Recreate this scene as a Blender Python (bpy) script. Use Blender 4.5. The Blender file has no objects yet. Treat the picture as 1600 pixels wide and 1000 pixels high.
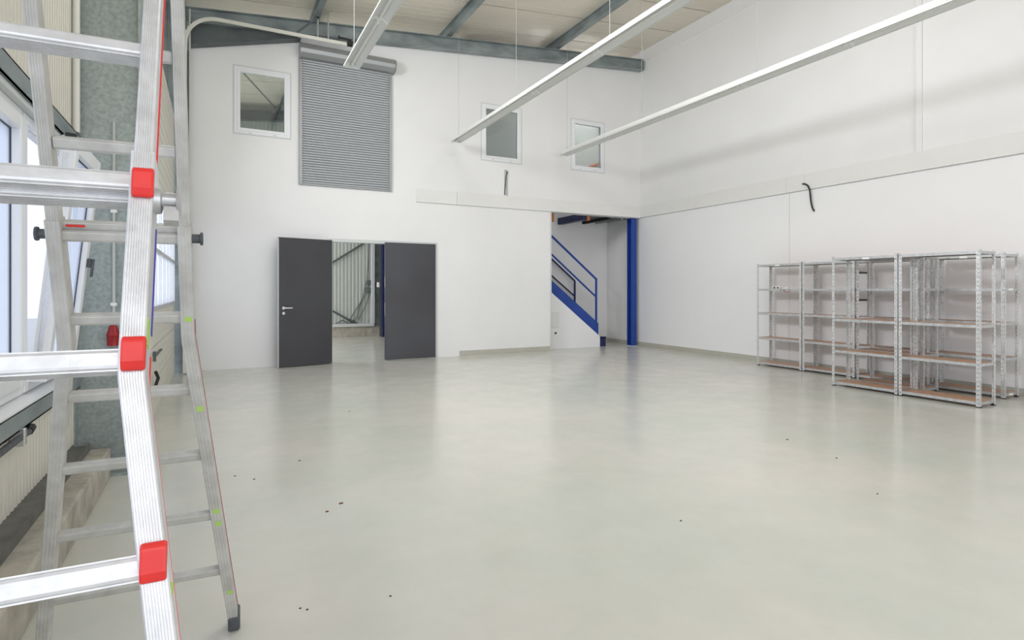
import bpy, bmesh, math, random
from mathutils import Vector, Matrix
random.seed(7)
S = bpy.context.scene
COL = S.collection

# ------------------------------------------------------------------ camera
CAM_H = 1.35
YAW = math.radians(27.27)
F_PX = 902.0
cam = bpy.data.cameras.new('camera'); camo = bpy.data.objects.new('camera', cam); COL.objects.link(camo)
cam.sensor_fit = 'HORIZONTAL'; cam.sensor_width = 36.0; cam.lens = 36.0*F_PX/1600.0
cam.shift_y = -(500-453)/1600.0; cam.clip_start = 0.05; cam.clip_end = 200
camo.location = (0, 0, CAM_H); camo.rotation_euler = (math.radians(90), 0, -YAW)
S.camera = camo

# ------------------------------------------------------------------ exposure, world, large lights
S.view_settings.view_transform = 'Standard'; S.view_settings.look = 'None'
S.view_settings.gamma = 1.0; S.view_settings.use_curve_mapping = False
S.view_settings.exposure = 0.18
W = bpy.data.worlds.new('overcast_sky'); S.world = W; W.use_nodes = True
bg = W.node_tree.nodes['Background']; bg.inputs[0].default_value = (0.80, 0.86, 1.0, 1); bg.inputs[1].default_value = 1.3

def area(name, loc, direction, sx, sy, power, col=(1, 1, 1)):
    l = bpy.data.lights.new(name, 'AREA'); l.shape = 'RECTANGLE'; l.size = sx; l.size_y = sy; l.energy = power; l.color = col
    o = bpy.data.objects.new(name, l); COL.objects.link(o); o.location = loc
    o.rotation_euler = Vector(direction).to_track_quat('-Z', 'Y').to_euler()
    return o
area('fill_rear', (4.2, -6.9, 2.6), (0.3, 1, 0.15), 7.8, 4.4, 265, (0.98, 0.985, 1.0))  # added fill through a made-up opening behind the camera
area('daylight_high_windows', (-1.1, -3.4, 4.5), (1, 0.8, -0.15), 4.2, 1.3, 165, (0.97, 0.98, 1.0))
area('added_light_over_gate', (-1.0, 6.8, 4.95), (1, -0.4, -0.3), 2.8, 1.1, 240, (0.97, 0.98, 1.0))  # added source, hidden from view, lights the right wall without flooding the ladder
area('daylight_low_windows', (-1.1, -1.0, 1.55), (1, 0, 0), 8.2, 1.4, 22, (0.97, 0.985, 1.0))
area('daylight_gate_glazing', (-0.64, 8.0, 1.8), (1, 0, 0), 5.0, 1.2, 10, (0.96, 0.97, 1.0))
area('fill_roof_inner', (3.0, 5.0, 6.35), (0.0, 0.1, -1), 1.2, 6.6, 80, (0.975, 0.985, 1.0))  # added overhead fill under closed roof panels, no rooflight there
area('fill_roof_outer', (5.4, 5.0, 6.6), (0.15, 0.1, -1), 1.2, 6.6, 95, (0.975, 0.985, 1.0))  # second added overhead fill, nearer the right wall
area('fill_next_hall', (-0.6, 14.2, 2.6), (1, 0, 0), 4.0, 3.0, 150)  # added fill to brighten the next hall, no source seen
area('light_over_the_stair', (8.0, 12.15, 6.3), (0, -0.3, -1), 2.0, 0.5, 36)

# ------------------------------------------------------------------ pixel helpers (photograph 1600x1000)
Dv = Vector((math.sin(YAW), math.cos(YAW), 0)); Rv = Vector((math.cos(YAW), -math.sin(YAW), 0)); CP = Vector((0, 0, CAM_H))
def ray(x, y): return Dv + Rv*((x-800)/F_PX) + Vector((0, 0, (453-y)/F_PX))
def onX(x, y, X): r = ray(x, y); return CP + r*(X/r.x)
def onY(x, y, Y): r = ray(x, y); return CP + r*(Y/r.y)
def onZ(x, y, Z): r = ray(x, y); return CP + r*((Z-CAM_H)/r.z)

# ------------------------------------------------------------------ materials
def node_mat(name):
    m = bpy.data.materials.new(name); m.use_nodes = True
    nt = m.node_tree; return m, nt, nt.nodes['Principled BSDF']
def mat(name, col, rough=0.5, metal=0.0, var=0.0, scale=6.0, bump=0.0, bscale=60.0, col2=None, stretch=None, detail=4.0, spec=0.5):
    m, nt, p = node_mat(name)
    p.inputs['Base Color'].default_value = (*col, 1); p.inputs['Roughness'].default_value = rough
    p.inputs['Metallic'].default_value = metal; p.inputs['Specular IOR Level'].default_value = spec
    tc = nt.nodes.new('ShaderNodeTexCoord'); mp = nt.nodes.new('ShaderNodeMapping')
    nt.links.new(tc.outputs['Object'], mp.inputs[0])
    if stretch: mp.inputs['Scale'].default_value = stretch
    if var or col2:
        n = nt.nodes.new('ShaderNodeTexNoise'); n.inputs['Scale'].default_value = scale; n.inputs['Detail'].default_value = detail
        nt.links.new(mp.outputs[0], n.inputs['Vector'])
        r = nt.nodes.new('ShaderNodeValToRGB'); r.color_ramp.elements[0].position = 0.32; r.color_ramp.elements[1].position = 0.68
        c2 = col2 if col2 else tuple(max(0, c*(1-var)) for c in col)
        r.color_ramp.elements[0].color = (*c2, 1); r.color_ramp.elements[1].color = (*col, 1)
        nt.links.new(n.outputs['Fac'], r.inputs[0]); nt.links.new(r.outputs[0], p.inputs['Base Color'])
    if bump:
        n2 = nt.nodes.new('ShaderNodeTexNoise'); n2.inputs['Scale'].default_value = bscale; n2.inputs['Detail'].default_value = 3
        nt.links.new(mp.outputs[0], n2.inputs['Vector'])
        b = nt.nodes.new('ShaderNodeBump'); b.inputs['Strength'].default_value = bump; b.inputs['Distance'].default_value = 0.01
        nt.links.new(n2.outputs['Fac'], b.inputs['Height']); nt.links.new(b.outputs[0], p.inputs['Normal'])
    return m

M = {}
M['wall'] = mat('white_paint', (0.84, 0.835, 0.83), 0.55, var=0.03, scale=1.5, bump=0.05, bscale=120)
M['wall_panel'] = mat('white_boarding', (0.86, 0.86, 0.865), 0.45, var=0.02, scale=1.2)
M['trim'] = mat('white_trim', (0.80, 0.795, 0.775), 0.5, var=0.02)
M['skirting'] = mat('beige_skirting', (0.50, 0.49, 0.42), 0.5, var=0.1, scale=5)
M['cream'] = mat('cream_cladding', (0.68, 0.655, 0.57), 0.45, var=0.04, scale=3)
M['roof'] = mat('beige_roof_panel', (0.75, 0.70, 0.59), 0.32, var=0.07, scale=1.2, stretch=(0.3, 2, 1))
M['roof_gap'] = mat('dark_joint', (0.06, 0.06, 0.055), 0.8)
M['steel'] = mat('grey_primed_steel', (0.33, 0.38, 0.38), 0.45, metal=0.25, col2=(0.18, 0.21, 0.215), scale=2.2, detail=8, stretch=(1, 1, 2.2))
M['steel_dark'] = mat('dark_grey_steel', (0.13, 0.15, 0.155), 0.5, metal=0.3, var=0.25, scale=4)
M['galv'] = mat('mottled_galvanised_steel', (0.40, 0.445, 0.425), 0.42, metal=0.35, col2=(0.28, 0.32, 0.305), scale=38, detail=10)
M['galv_light'] = mat('bright_galvanised_sheet', (0.60, 0.61, 0.615), 0.38, metal=0.55, col2=(0.46, 0.47, 0.475), scale=22, detail=8)
M['alu'] = mat('worn_aluminium', (0.79, 0.79, 0.805), 0.40, metal=0.5, col2=(0.66, 0.66, 0.67), scale=30, detail=8, bump=0.06, bscale=90)
M['alu_old'] = mat('dull_aluminium', (0.60, 0.59, 0.56), 0.55, metal=0.3, col2=(0.47, 0.46, 0.43), scale=16, detail=8, bump=0.08, bscale=80)
M['red'] = mat('red_plastic', (0.78, 0.035, 0.03), 0.38, var=0.12, scale=20)
M['red_dark'] = mat('dark_red_plastic', (0.33, 0.012, 0.015), 0.35)
M['rubber'] = mat('grey_rubber', (0.10, 0.11, 0.12), 0.7, var=0.3, scale=30)
M['black'] = mat('black_plastic', (0.012, 0.012, 0.013), 0.5)
M['green'] = mat('yellow_green_paint', (0.42, 0.62, 0.14), 0.6)
M['bluestick'] = mat('blue_sticker', (0.06, 0.05, 0.35), 0.4)
M['door'] = mat('anthracite_door', (0.040, 0.038, 0.044), 0.36, col2=(0.052, 0.053, 0.062), scale=1.1, detail=1)
M['frame'] = mat('light_grey_frame', (0.62, 0.64, 0.63), 0.45)
M['upvc'] = mat('white_window_plastic', (0.84, 0.85, 0.87), 0.3)
M['gasket'] = mat('dark_gasket', (0.05, 0.06, 0.08), 0.6)
M['chrome'] = mat('satin_metal', (0.65, 0.65, 0.66), 0.25, metal=0.9)
M['slat'] = mat('grey_shutter_slat', (0.47, 0.485, 0.50), 0.4, metal=0.2)
M['shutter'] = mat('grey_shutter_metal', (0.33, 0.34, 0.345), 0.35, metal=0.35)
M['blue'] = mat('blue_painted_steel', (0.012, 0.06, 0.34), 0.35, var=0.2, scale=3)
M['navy'] = mat('navy_painted_steel', (0.010, 0.018, 0.09), 0.4)
M['orange'] = mat('orange_paint', (0.62, 0.20, 0.03), 0.5)
M['lamp'] = mat('white_enamel', (0.80, 0.81, 0.79), 0.3)
M['tube'] = mat('unlit_fluorescent_glass', (0.83, 0.83, 0.80), 0.15)
M['conduit'] = mat('pale_conduit', (0.58, 0.61, 0.57), 0.45)
M['beigewhite'] = mat('cream_pipe', (0.72, 0.71, 0.64), 0.4)
M['wire'] = mat('thin_wire', (0.45, 0.46, 0.45), 0.4)
M['concrete'] = mat('dusty_painted_concrete', (0.50, 0.465, 0.385), 0.8, col2=(0.30, 0.28, 0.24), scale=7, detail=8, bump=0.5, bscale=30)
M['flash'] = mat('dirty_grey_flashing', (0.17, 0.17, 0.155), 0.6, metal=0.2, var=0.35, scale=9)
M['farclad'] = mat('pale_grey_green_cladding', (0.50, 0.53, 0.49), 0.5, var=0.05)
M['asphalt'] = mat('pale_outdoor_paving', (0.55, 0.55, 0.54), 0.9, var=0.1)
M['sticker'] = mat('white_sticker', (0.85, 0.85, 0.83), 0.4)
M['leaf'] = mat('brown_leaf', (0.16, 0.075, 0.03), 0.8)
M['crumb'] = mat('dark_crumb', (0.05, 0.045, 0.04), 0.8)
# chipboard
M['board'] = mat('brown_chipboard', (0.56, 0.33, 0.20), 0.42, col2=(0.44, 0.25, 0.15), scale=9, detail=10)
# floor
def floor_mat():
    m, nt, p = node_mat('glossy_grey_floor_coating')
    tc = nt.nodes.new('ShaderNodeTexCoord')
    def noise(sc, det, w=None, rough=0.6):
        n = nt.nodes.new('ShaderNodeTexNoise'); n.inputs['Scale'].default_value = sc; n.inputs['Detail'].default_value = det; n.inputs['Roughness'].default_value = rough
        nt.links.new(tc.outputs['Object'], n.inputs['Vector']); return n
    n1 = noise(0.55, 4); n2 = noise(3.2, 8, rough=0.7); n3 = noise(26, 4)
    r1 = nt.nodes.new('ShaderNodeValToRGB'); r1.color_ramp.elements[0].position = 0.35; r1.color_ramp.elements[1].position = 0.65
    r1.color_ramp.elements[0].color = (0.59, 0.605, 0.54, 1); r1.color_ramp.elements[1].color = (0.675, 0.645, 0.585, 1)
    nt.links.new(n1.outputs['Fac'], r1.inputs[0])
    r2 = nt.nodes.new('ShaderNodeValToRGB'); r2.color_ramp.elements[0].position = 0.15; r2.color_ramp.elements[1].position = 0.85
    r2.color_ramp.elements[0].color = (0.84, 0.84, 0.82, 1); r2.color_ramp.elements[1].color = (1, 1, 1, 1)
    nt.links.new(n2.outputs['Fac'], r2.inputs[0])
    mx = nt.nodes.new('ShaderNodeMix'); mx.data_type = 'RGBA'; mx.blend_type = 'MULTIPLY'; mx.inputs[0].default_value = 0.7
    nt.links.new(r1.outputs[0], mx.inputs[6]); nt.links.new(r2.outputs[0], mx.inputs[7])
    nt.links.new(mx.outputs[2], p.inputs['Base Color'])
    rr = nt.nodes.new('ShaderNodeMapRange'); rr.inputs[3].default_value = 0.13; rr.inputs[4].default_value = 0.27
    nt.links.new(n2.outputs['Fac'], rr.inputs[0]); nt.links.new(rr.outputs[0], p.inputs['Roughness'])
    b = nt.nodes.new('ShaderNodeBump'); b.inputs['Strength'].default_value = 0.02; b.inputs['Distance'].default_value = 0.01
    nt.links.new(n3.outputs['Fac'], b.inputs['Height']); nt.links.new(b.outputs[0], p.inputs['Normal'])
    return m
M['floor'] = floor_mat()
# perforated galvanised post
def perf_mat():
    m, nt, p = node_mat('perforated_galvanised_steel')
    p.inputs['Metallic'].default_value = 0.5; p.inputs['Roughness'].default_value = 0.36
    tc = nt.nodes.new('ShaderNodeTexCoord'); n = nt.nodes.new('ShaderNodeTexNoise'); n.inputs['Scale'].default_value = 25; n.inputs['Detail'].default_value = 8
    nt.links.new(tc.outputs['Object'], n.inputs['Vector'])
    r = nt.nodes.new('ShaderNodeValToRGB'); r.color_ramp.elements[0].position = 0.35; r.color_ramp.elements[1].position = 0.65
    r.color_ramp.elements[0].color = (0.58, 0.59, 0.59, 1); r.color_ramp.elements[1].color = (0.74, 0.75, 0.75, 1)
    nt.links.new(n.outputs['Fac'], r.inputs[0]); nt.links.new(r.outputs[0], p.inputs['Base Color'])
    return m
M['perf'] = perf_mat()
# glass: clear with a reflection
def glass_mat(name, tint, frost=0.0, refl=1.45, flat=None):
    m = bpy.data.materials.new(name); m.use_nodes = True; nt = m.node_tree; nt.nodes.clear()
    out = nt.nodes.new('ShaderNodeOutputMaterial'); tr = nt.nodes.new('ShaderNodeBsdfTransparent'); tr.inputs[0].default_value = (*tint, 1)
    gl = nt.nodes.new('ShaderNodeBsdfGlossy'); gl.inputs['Roughness'].default_value = 0.02
    fr = nt.nodes.new('ShaderNodeFresnel'); fr.inputs[0].default_value = refl
    mx = nt.nodes.new('ShaderNodeMixShader')
    if flat is None: nt.links.new(fr.outputs[0], mx.inputs[0])
    else: mx.inputs[0].default_value = flat
    src = tr.outputs[0]
    if frost:
        tl = nt.nodes.new('ShaderNodeBsdfTranslucent'); tl.inputs[0].default_value = (0.9, 0.93, 1.0, 1)
        df = nt.nodes.new('ShaderNodeBsdfDiffuse'); df.inputs[0].default_value = (0.75, 0.85, 0.93, 1)
        m0 = nt.nodes.new('ShaderNodeMixShader'); m0.inputs[0].default_value = 0.12; nt.links.new(tl.outputs[0], m0.inputs[1]); nt.links.new(df.outputs[0], m0.inputs[2])
        m2 = nt.nodes.new('ShaderNodeMixShader'); m2.inputs[0].default_value = frost
        nt.links.new(tr.outputs[0], m2.inputs[1]); nt.links.new(m0.outputs[0], m2.inputs[2]); src = m2.outputs[0]
    nt.links.new(src, mx.inputs[1]); nt.links.new(gl.outputs[0], mx.inputs[2]); nt.links.new(mx.outputs[0], out.inputs[0])
    return m
M['glass'] = glass_mat('clear_window_glass', (0.80, 0.84, 0.83), refl=1.6)
M['frost'] = glass_mat('milky_window_glass', (0.95, 0.97, 1.0), frost=0.55, flat=0.05)

# ------------------------------------------------------------------ mesh builder
class MB:
    def __init__(s): s.v = []; s.f = []
    def add(s, vs, fs):
        o = len(s.v); s.v += [Vector(v) for v in vs]; s.f += [tuple(i+o for i in f) for f in fs]; return s
    def box(s, a, b):
        x0, y0, z0 = [min(a[i], b[i]) for i in range(3)]; x1, y1, z1 = [max(a[i], b[i]) for i in range(3)]
        return s.add([(x0,y0,z0),(x1,y0,z0),(x1,y1,z0),(x0,y1,z0),(x0,y0,z1),(x1,y0,z1),(x1,y1,z1),(x0,y1,z1)],
                     [(0,3,2,1),(4,5,6,7),(0,1,5,4),(1,2,6,5),(2,3,7,6),(3,0,4,7)])
    def obox(s, c, ex, ey, ez):      # oriented box: centre, three half-extent vectors
        c, ex, ey, ez = Vector(c), Vector(ex), Vector(ey), Vector(ez)
        vs = [c+ex*i+ey*j+ez*k for k in (-1,1) for j in (-1,1) for i in (-1,1)]
        return s.add(vs, [(0,2,3,1),(4,5,7,6),(0,1,5,4),(1,3,7,5),(3,2,6,7),(2,0,4,6)])
    def sweep(s, prof, path, ax, cap=True):   # prof: (a,b) pairs, a along ax, b along (tangent x ax); closed profile
        ax = Vector(ax).normalized(); path = [Vector(p) for p in path]; n = len(prof); rings = []
        for i, p in enumerate(path):
            t = (path[min(i+1, len(path)-1)]-path[max(i-1, 0)]).normalized()
            a = (ax - t*ax.dot(t)).normalized(); b = t.cross(a)
            k = 1.0
            rings.append([p+a*u*k+b*w for u, w in prof])
        vs = [v for r in rings for v in r]; fs = []
        for i in range(len(path)-1):
            for j in range(n):
                fs.append((i*n+j, i*n+(j+1) % n, (i+1)*n+(j+1) % n, (i+1)*n+j))
        if cap: fs.append(tuple(range(n-1, -1, -1))); fs.append(tuple((len(path)-1)*n+j for j in range(n)))
        return s.add(vs, fs)
    def tube(s, path, r, n=8, ax=None):
        path = [Vector(p) for p in path]; t = (path[-1]-path[0]).normalized() if (path[-1]-path[0]).length > 1e-6 else Vector((0,0,1))
        if ax is None: ax = Vector((0,0,1)) if abs(t.z) < 0.8 else Vector((1,0.1,0))
        return s.sweep([(r*math.cos(2*math.pi*k/n), r*math.sin(2*math.pi*k/n)) for k in range(n)], path, ax)
    def prism(s, poly, d):           # polygon of 3-D points extruded along vector d
        poly = [Vector(p) for p in poly]; d = Vector(d); n = len(poly)
        vs = poly+[p+d for p in poly]
        return s.add(vs, [tuple(range(n-1, -1, -1)), tuple(range(n, 2*n))]+[(i, (i+1) % n, n+(i+1) % n, n+i) for i in range(n)])
    def grid_wall(s, axis, c0, c1, us, ws, holes, top=None):
        # slab between c0..c1 on 'axis' ('X' or 'Y'), cut in cells; holes are (u0,u1,w0,w1)
        us = sorted(set([round(u, 4) for u in us+[h[0] for h in holes]+[h[1] for h in holes]]))
        ws = sorted(set([round(w, 4) for w in ws+[h[2] for h in holes]+[h[3] for h in holes]]))
        for i in range(len(us)-1):
            for j in range(len(ws)-1):
                um, wm = (us[i]+us[i+1])/2, (ws[j]+ws[j+1])/2
                if any(h[0] < um < h[1] and h[2] < wm < h[3] for h in holes): continue
                za, zb = ws[j+1], ws[j+1]
                if top and j == len(ws)-2: za, zb = top(us[i]), top(us[i+1])
                if axis == 'Y':
                    s.prism([(us[i], c0, ws[j]), (us[i+1], c0, ws[j]), (us[i+1], c0, zb), (us[i], c0, za)], (0, c1-c0, 0))
                else:
                    s.prism([(c0, us[i], ws[j]), (c0, us[i+1], ws[j]), (c0, us[i+1], zb), (c0, us[i], za)], (c1-c0, 0, 0))
        return s

OFF = {}
def build(name, mb, m, parent=None, bevel=0.0, smooth=False, seg=1):
    off = OFF.get(parent.name, Vector((0,0,0))) if parent is not None else Vector((0,0,0))
    me = bpy.data.meshes.new(name)
    me.from_pydata([tuple(v-off) for v in mb.v], [], mb.f); me.update()
    bm = bmesh.new(); bm.from_mesh(me)
    bmesh.ops.recalc_face_normals(bm, faces=bm.faces)
    if bevel:
        es = [e for e in bm.edges if len(e.link_faces) == 2 and e.calc_face_angle(0) > 0.6]
        bmesh.ops.bevel(bm, geom=es, offset=bevel, segments=seg, affect='EDGES', profile=0.5, clamp_overlap=True)
    bm.to_mesh(me); bm.free()
    me.materials.append(m if not isinstance(m, str) else M[m])
    if smooth:
        me.shade_smooth()
    o = bpy.data.objects.new(name, me); COL.objects.link(o)
    if smooth: 
        me.set_sharp_from_angle(angle=math.radians(40))
    if parent is not None: o.parent = parent; OFF[o.name] = off
    return o
def thing(name, label, cat, loc=(0,0,0), group=None, kind=None):
    o = bpy.data.objects.new(name, None); COL.objects.link(o); o.location = loc; o.empty_display_size = 0.1
    OFF[o.name] = Vector(loc)
    if label: o['label'] = label
    if cat: o['category'] = cat
    if group: o['group'] = group
    if kind: o['kind'] = kind
    return o
def tag(o, label, cat, group=None, kind=None):
    if label: o['label'] = label
    if cat: o['category'] = cat
    if group: o['group'] = group
    if kind: o['kind'] = kind
    return o
def struct(name, mb, m, label=None, parent=None, **k):
    o = build(name, mb, m, parent, **k)
    if parent is None:
        o['kind'] = 'structure'; tag(o, label, name.split('_')[0])
    return o

# ================================================================== THE SHELL
XL, XR, YB, YN, YF = -0.90, 9.14, 10.98, -6.0, 17.0
def roofz(x): return 6.225+0.095*x
struct('floor', MB().box((XL-0.25, YN-0.3, -0.15), (XR+0.2, YF+0.2, 0)), 'floor', 'glossy pale grey-green coated concrete floor of the hall')
struct('ground', MB().box((-40, -40, -0.4), (40, 40, -0.2)), 'asphalt', 'pale paved ground outside the windows')
# roof panels, each its own part
ceil = MB().prism([(XL-0.2, YN, roofz(XL-0.2)+0.11), (XR+0.15, YN, roofz(XR+0.15)+0.11), (XR+0.15, YN, roofz(XR+0.15)+0.16), (XL-0.2, YN, roofz(XL-0.2)+0.16)], (0, YF-YN+0.2, 0))
ceilo = struct('ceiling', ceil, 'roof_gap', 'sloping roof of beige metal sandwich panels with dark joints')
me0 = None
for i in range(23):
    y0 = 9.18-15+i*1.04
    if me0 is None:
        mb = MB(); n = 12; W1 = 1.04-0.030
        x0, x1 = XL-0.2, XR+0.15
        mb.prism([(x0, 0, roofz(x0)), (x1, 0, roofz(x1)), (x1, 0, roofz(x1)+0.10), (x0, 0, roofz(x0)+0.10)], (0, W1, 0))
        for k in range(1, 6):        # shallow stiffening beads
            yy = W1*k/6
            mb.prism([(x0, yy-0.012, roofz(x0)-0.002), (x1, yy-0.012, roofz(x1)-0.002), (x1, yy-0.012, roofz(x1)+0.002), (x0, yy-0.012, roofz(x0)+0.002)], (0, 0.024, 0))
        o = build('roof_panel', mb, 'roof', ceilo); me0 = o.data
    else:
        o = bpy.data.objects.new('roof_panel', me0); COL.objects.link(o); o.parent = ceilo
    o.location = (0, y0, 0)

# right wall
struct('wall_right', MB().box((XR, YN, 0), (XR+0.15, YF, 7.25)), 'wall', 'tall white painted right-hand wall behind the shelving')
struct('baseboard_right', MB().box((XR-0.012, YN, 0), (XR, 12.3, 0.10)), 'skirting', 'beige skirting strip along the foot of the right wall')
tr = MB().box((XR-0.035, YN, 3.085), (XR, 10.97, 3.36))
to = struct('trim_1', tr, 'trim', 'long pale horizontal trim band along the right wall', bevel=0.004)
build('joint', MB().box((XR-0.037, 6.94, 3.10), (XR-0.034, 6.944, 3.35)), 'frame', to)
build('joint', MB().box((XR-0.037, 6.58, 3.12), (XR-0.034, 6.584, 3.35)), 'frame', to)
struct('trim_2', MB().box((XR-0.030, 4.72, 3.36), (XR, 4.80, 7.1)), 'wall', 'upright cover strip on the upper right wall', bevel=0.004)
# lower wall lining in boards
for i, (ya, yb, d) in enumerate([(YN, 6.89, 0.016), (6.90, 10.97, 0.010)]):
    struct('wall_lining_%d' % (i+1) if False else 'wall_lining', MB().box((XR-d, ya, 0.10), (XR, yb, 3.07)), 'wall_panel',
           ['smooth white lining of the lower right wall nearer the camera, behind the shelving', 'smooth white lining of the lower right wall between its seam and the blue column'][i])
struct('trim_3', MB().box((XR-0.02, YN, 6.80), (XR, YB, 6.85)), 'wall', 'faint white ledge high on the right wall under the roof', bevel=0.003)

# back wall (partition)
def beam_bot(x): return 5.765+0.0915*x
def walltop(x):
    if x < 1.33: return 5.37+(x+0.36)*(5.80-5.37)/1.69+0.05
    return beam_bot(x)+0.05
WIN = [onY(374,114,YB), onY(441,207,YB), onY(759,170,YB), onY(806,248,YB), onY(898,193,YB), onY(938,264,YB)]
winrect = [(0.30, 1.20, 4.05, 5.20), (4.95, 5.88, 4.07, 5.24), (7.17, 8.07, 4.08, 5.22)]
DX0, DX1, DZ = 1.90, 3.93, 2.265
OX0 = 6.64
holes = [(DX0, DX1, -0.1, DZ), (OX0, XR+1, -0.1, 3.08), (5.475, 5.545, 3.36, 3.90)]+[w for w in winrect]
struct('wall_back', MB().grid_wall('Y', YB, YB+0.2, [-0.36, 1.33, 3.0, XR], [0.0, 3.08, 5.26, 5.3], holes, top=walltop), 'wall', 'white painted back wall with the double door, shutter and upper windows')
struct('trim_4', MB().box((3.53, YB-0.03, 3.085), (4.385, YB, 3.335)).box((4.39, YB-0.036, 3.085), (XR-0.035, YB, 3.345)), 'trim', 'pale horizontal trim band on the back wall above the stair opening', bevel=0.003)
struct('trim_5', MB().box((OX0-0.03, YB-0.012, 0.10), (OX0, YB+0.2, 3.08)), 'frame', 'grey corner profile on the left edge of the stair opening')
struct('baseboard_back', MB().box((4.45, YB-0.008, 0), (OX0-0.02, YB, 0.105)), 'skirting', 'beige skirting strip on the back wall left of the stair opening')
# stair recess behind the opening
mb = MB().box((4.7, 12.3, 0), (XR, 12.45, 7.0)).box((4.6, 11.18, 0), (4.7, 12.45, 6.6))
struct('wall_stair', mb, 'wall', 'white wall at the back of the stair recess')
struct('baseboard_stair', MB().box((4.7, 12.288, 0), (XR-0.012, 12.3, 0.10)), 'skirting', 'beige skirting strip at the back of the stair recess')

# next hall (through the double door)
def corrug(mb, axis, c, u0, u1, z0, z1, pitch=0.06, dep=0.008, ztop=None, sgn=1):
    n = int((u1-u0)/pitch); pitch = (u1-u0)/n
    prof = []
    for i in range(n):
        a = u0+i*pitch
        prof += [(a, 0), (a+pitch*0.12, dep), (a+pitch*0.62, dep), (a+pitch*0.74, 0)]
    prof.append((u1, 0)); vs = []; fs = []
    for u, d in prof:
        zt = ztop(u) if ztop else z1
        for z in (z0, zt):
            vs.append((c+sgn*d, u, z) if axis == 'X' else (u, c+sgn*d, z))
    for i in range(len(prof)-1): fs.append((2*i, 2*i+2, 2*i+3, 2*i+1))
    mb.add(vs, fs); return mb
mb = corrug(MB(), 'Y', YF-0.02, XL, 9.2, 0.30, 7.0, 0.10, 0.014, sgn=-1); mb.box((XL, YF, 0), (9.3, YF+0.15, 7.2))
struct('wall_far', mb, 'farclad', 'pale grey-green ribbed cladding of the next hall seen through the doorway')
struct('trim_6', MB().box((XL, YF-0.20, 0), (4.3, YF-0.03, 0.30)), 'concrete', 'low concrete plinth at the foot of the far cladding')
t = thing('cladding_rail', 'white painted rail and post framing the far cladding', 'rail', (4.1, YF-0.25, 0.3))
build('rail', MB().box((XL+0.1, YF-0.26, 0.30), (4.12, YF-0.10, 0.38)), 'frame', t)
build('post', MB().box((4.06, YF-0.26, 0.38), (4.14, YF-0.10, 6.3)), 'frame', t)
def ibeam(mb, p0, p1, up, hgt, wid, tf=0.012, tw=0.009):
    p0, p1, up = Vector(p0), Vector(p1), Vector(up); t = (p1-p0).normalized(); up = (up-t*up.dot(t)).normalized(); sd = t.cross(up)
    c = (p0+p1)/2; L = (p1-p0)/2
    mb.obox(c+up*(hgt/2-tf/2), L, sd*wid/2, up*tf/2); mb.obox(c-up*(hgt/2-tf/2), L, sd*wid/2, up*tf/2)
    mb.obox(c, L, sd*tw/2, up*(hgt/2-tf)); return mb
navycol = tag(build('steel_column', ibeam(MB(), (4.42, YF-0.5, 0), (4.42, YF-0.5, 6.2), (1, 0, 0), 0.26, 0.2), 'navy'), 'dark blue steel column at the far end of the next hall', 'column')
tag(build('steel_column', ibeam(MB(), (4.24, YF-0.14, 0.1), (4.24, YF-0.14, 6.2), (1, 0, 0), 0.10, 0.1), 'steel'), 'slim grey steel post beside the dark blue column in the next hall', 'column')
t = thing('wind_brace', 'dark steel brace rods crossing the far cladding seen through the doorway', 'brace', (1.0, YF-0.08, 1))
build('brace_rod', MB().tube([onY(516,412,YF-0.1), onY(598,362,YF-0.1)], 0.026), 'steel_dark', t)
build('brace_rod', MB().tube([onY(516,484,YF-0.1), onY(556,506,YF-0.1)], 0.026), 'steel_dark', t)
# electric box with loose cables
t = thing('junction_box', 'small grey electric box with loose cables on the far cladding', 'electric box', tuple(onY(577,450,YF-0.06)))
build('box', MB().box(onY(574,438,YF-0.15), onY(580,446,YF-0.04)).box(onY(573,449,YF-0.15), onY(582,458,YF-0.04)), 'steel_dark', t, bevel=0.01)
for pts in [[(577,375),(575,415),(573,440),(565,470),(552,490),(545,503)], [(572,458),(562,478),(558,495),(548,506)], [(578,460),(570,480),(560,500)], [(525,506),(535,500),(545,506),(552,500),(560,507)]]:
    build('cable', MB().tube([onY(x, y, YF-0.07) for x, y in pts], 0.012, 5), 'steel_dark', t)
build('control_box', MB().box(onY(589.5,441,YF-0.66), onY(592.5,449,YF-0.60)), 'sticker', navycol, bevel=0.01)

# left wall: cream micro-ribbed cladding above and below the window band
SILL, HEAD = 0.70, 2.39
mb = MB()
corrug(mb, 'X', XL, YN, 5.30, 0.25, 0.66); corrug(mb, 'X', XL, YN, 5.30, 2.43, 6.2)
mb.box((XL-0.15, YN, 0), (XL-0.01, 5.36, SILL)); mb.grid_wall('X', XL-0.15, XL-0.01, [YN, 5.36], [HEAD, 6.2], [(-5.3, 2.7, 3.2, 4.8)])
mb.grid_wall('X', XL-0.15, XL-0.01, [5.36, 11.2], [4.1, 6.3], [(5.4, 8.6, 4.4, 5.5)]); mb.box((XL-0.15, 11.2, 0), (XL-0.01, YF, 0.9)); mb.box((XL-0.15, 10.7, 0), (XL-0.01, 11.5, 6.2)); mb.box((XL-0.15, 16.6, 0), (XL-0.01, YF, 6.2))
mb.box((XL-0.15, 11.2, 3.9), (XL-0.01, YF, 6.2))
struct('wall_left', mb, 'cream', 'cream vertically ribbed cladding of the left wall around the windows')
struct('wall_rear', MB().grid_wall('Y', YN-0.15, YN, [XL-0.15, XR+0.15], [0, 5.8], [(0.2, 8.2, 0.3, 4.8)], top=lambda x: roofz(x)+0.1), 'wall', 'wall behind the camera with a wide opening added for the rear fill')  # opening made up to let the rear fill in
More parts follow.
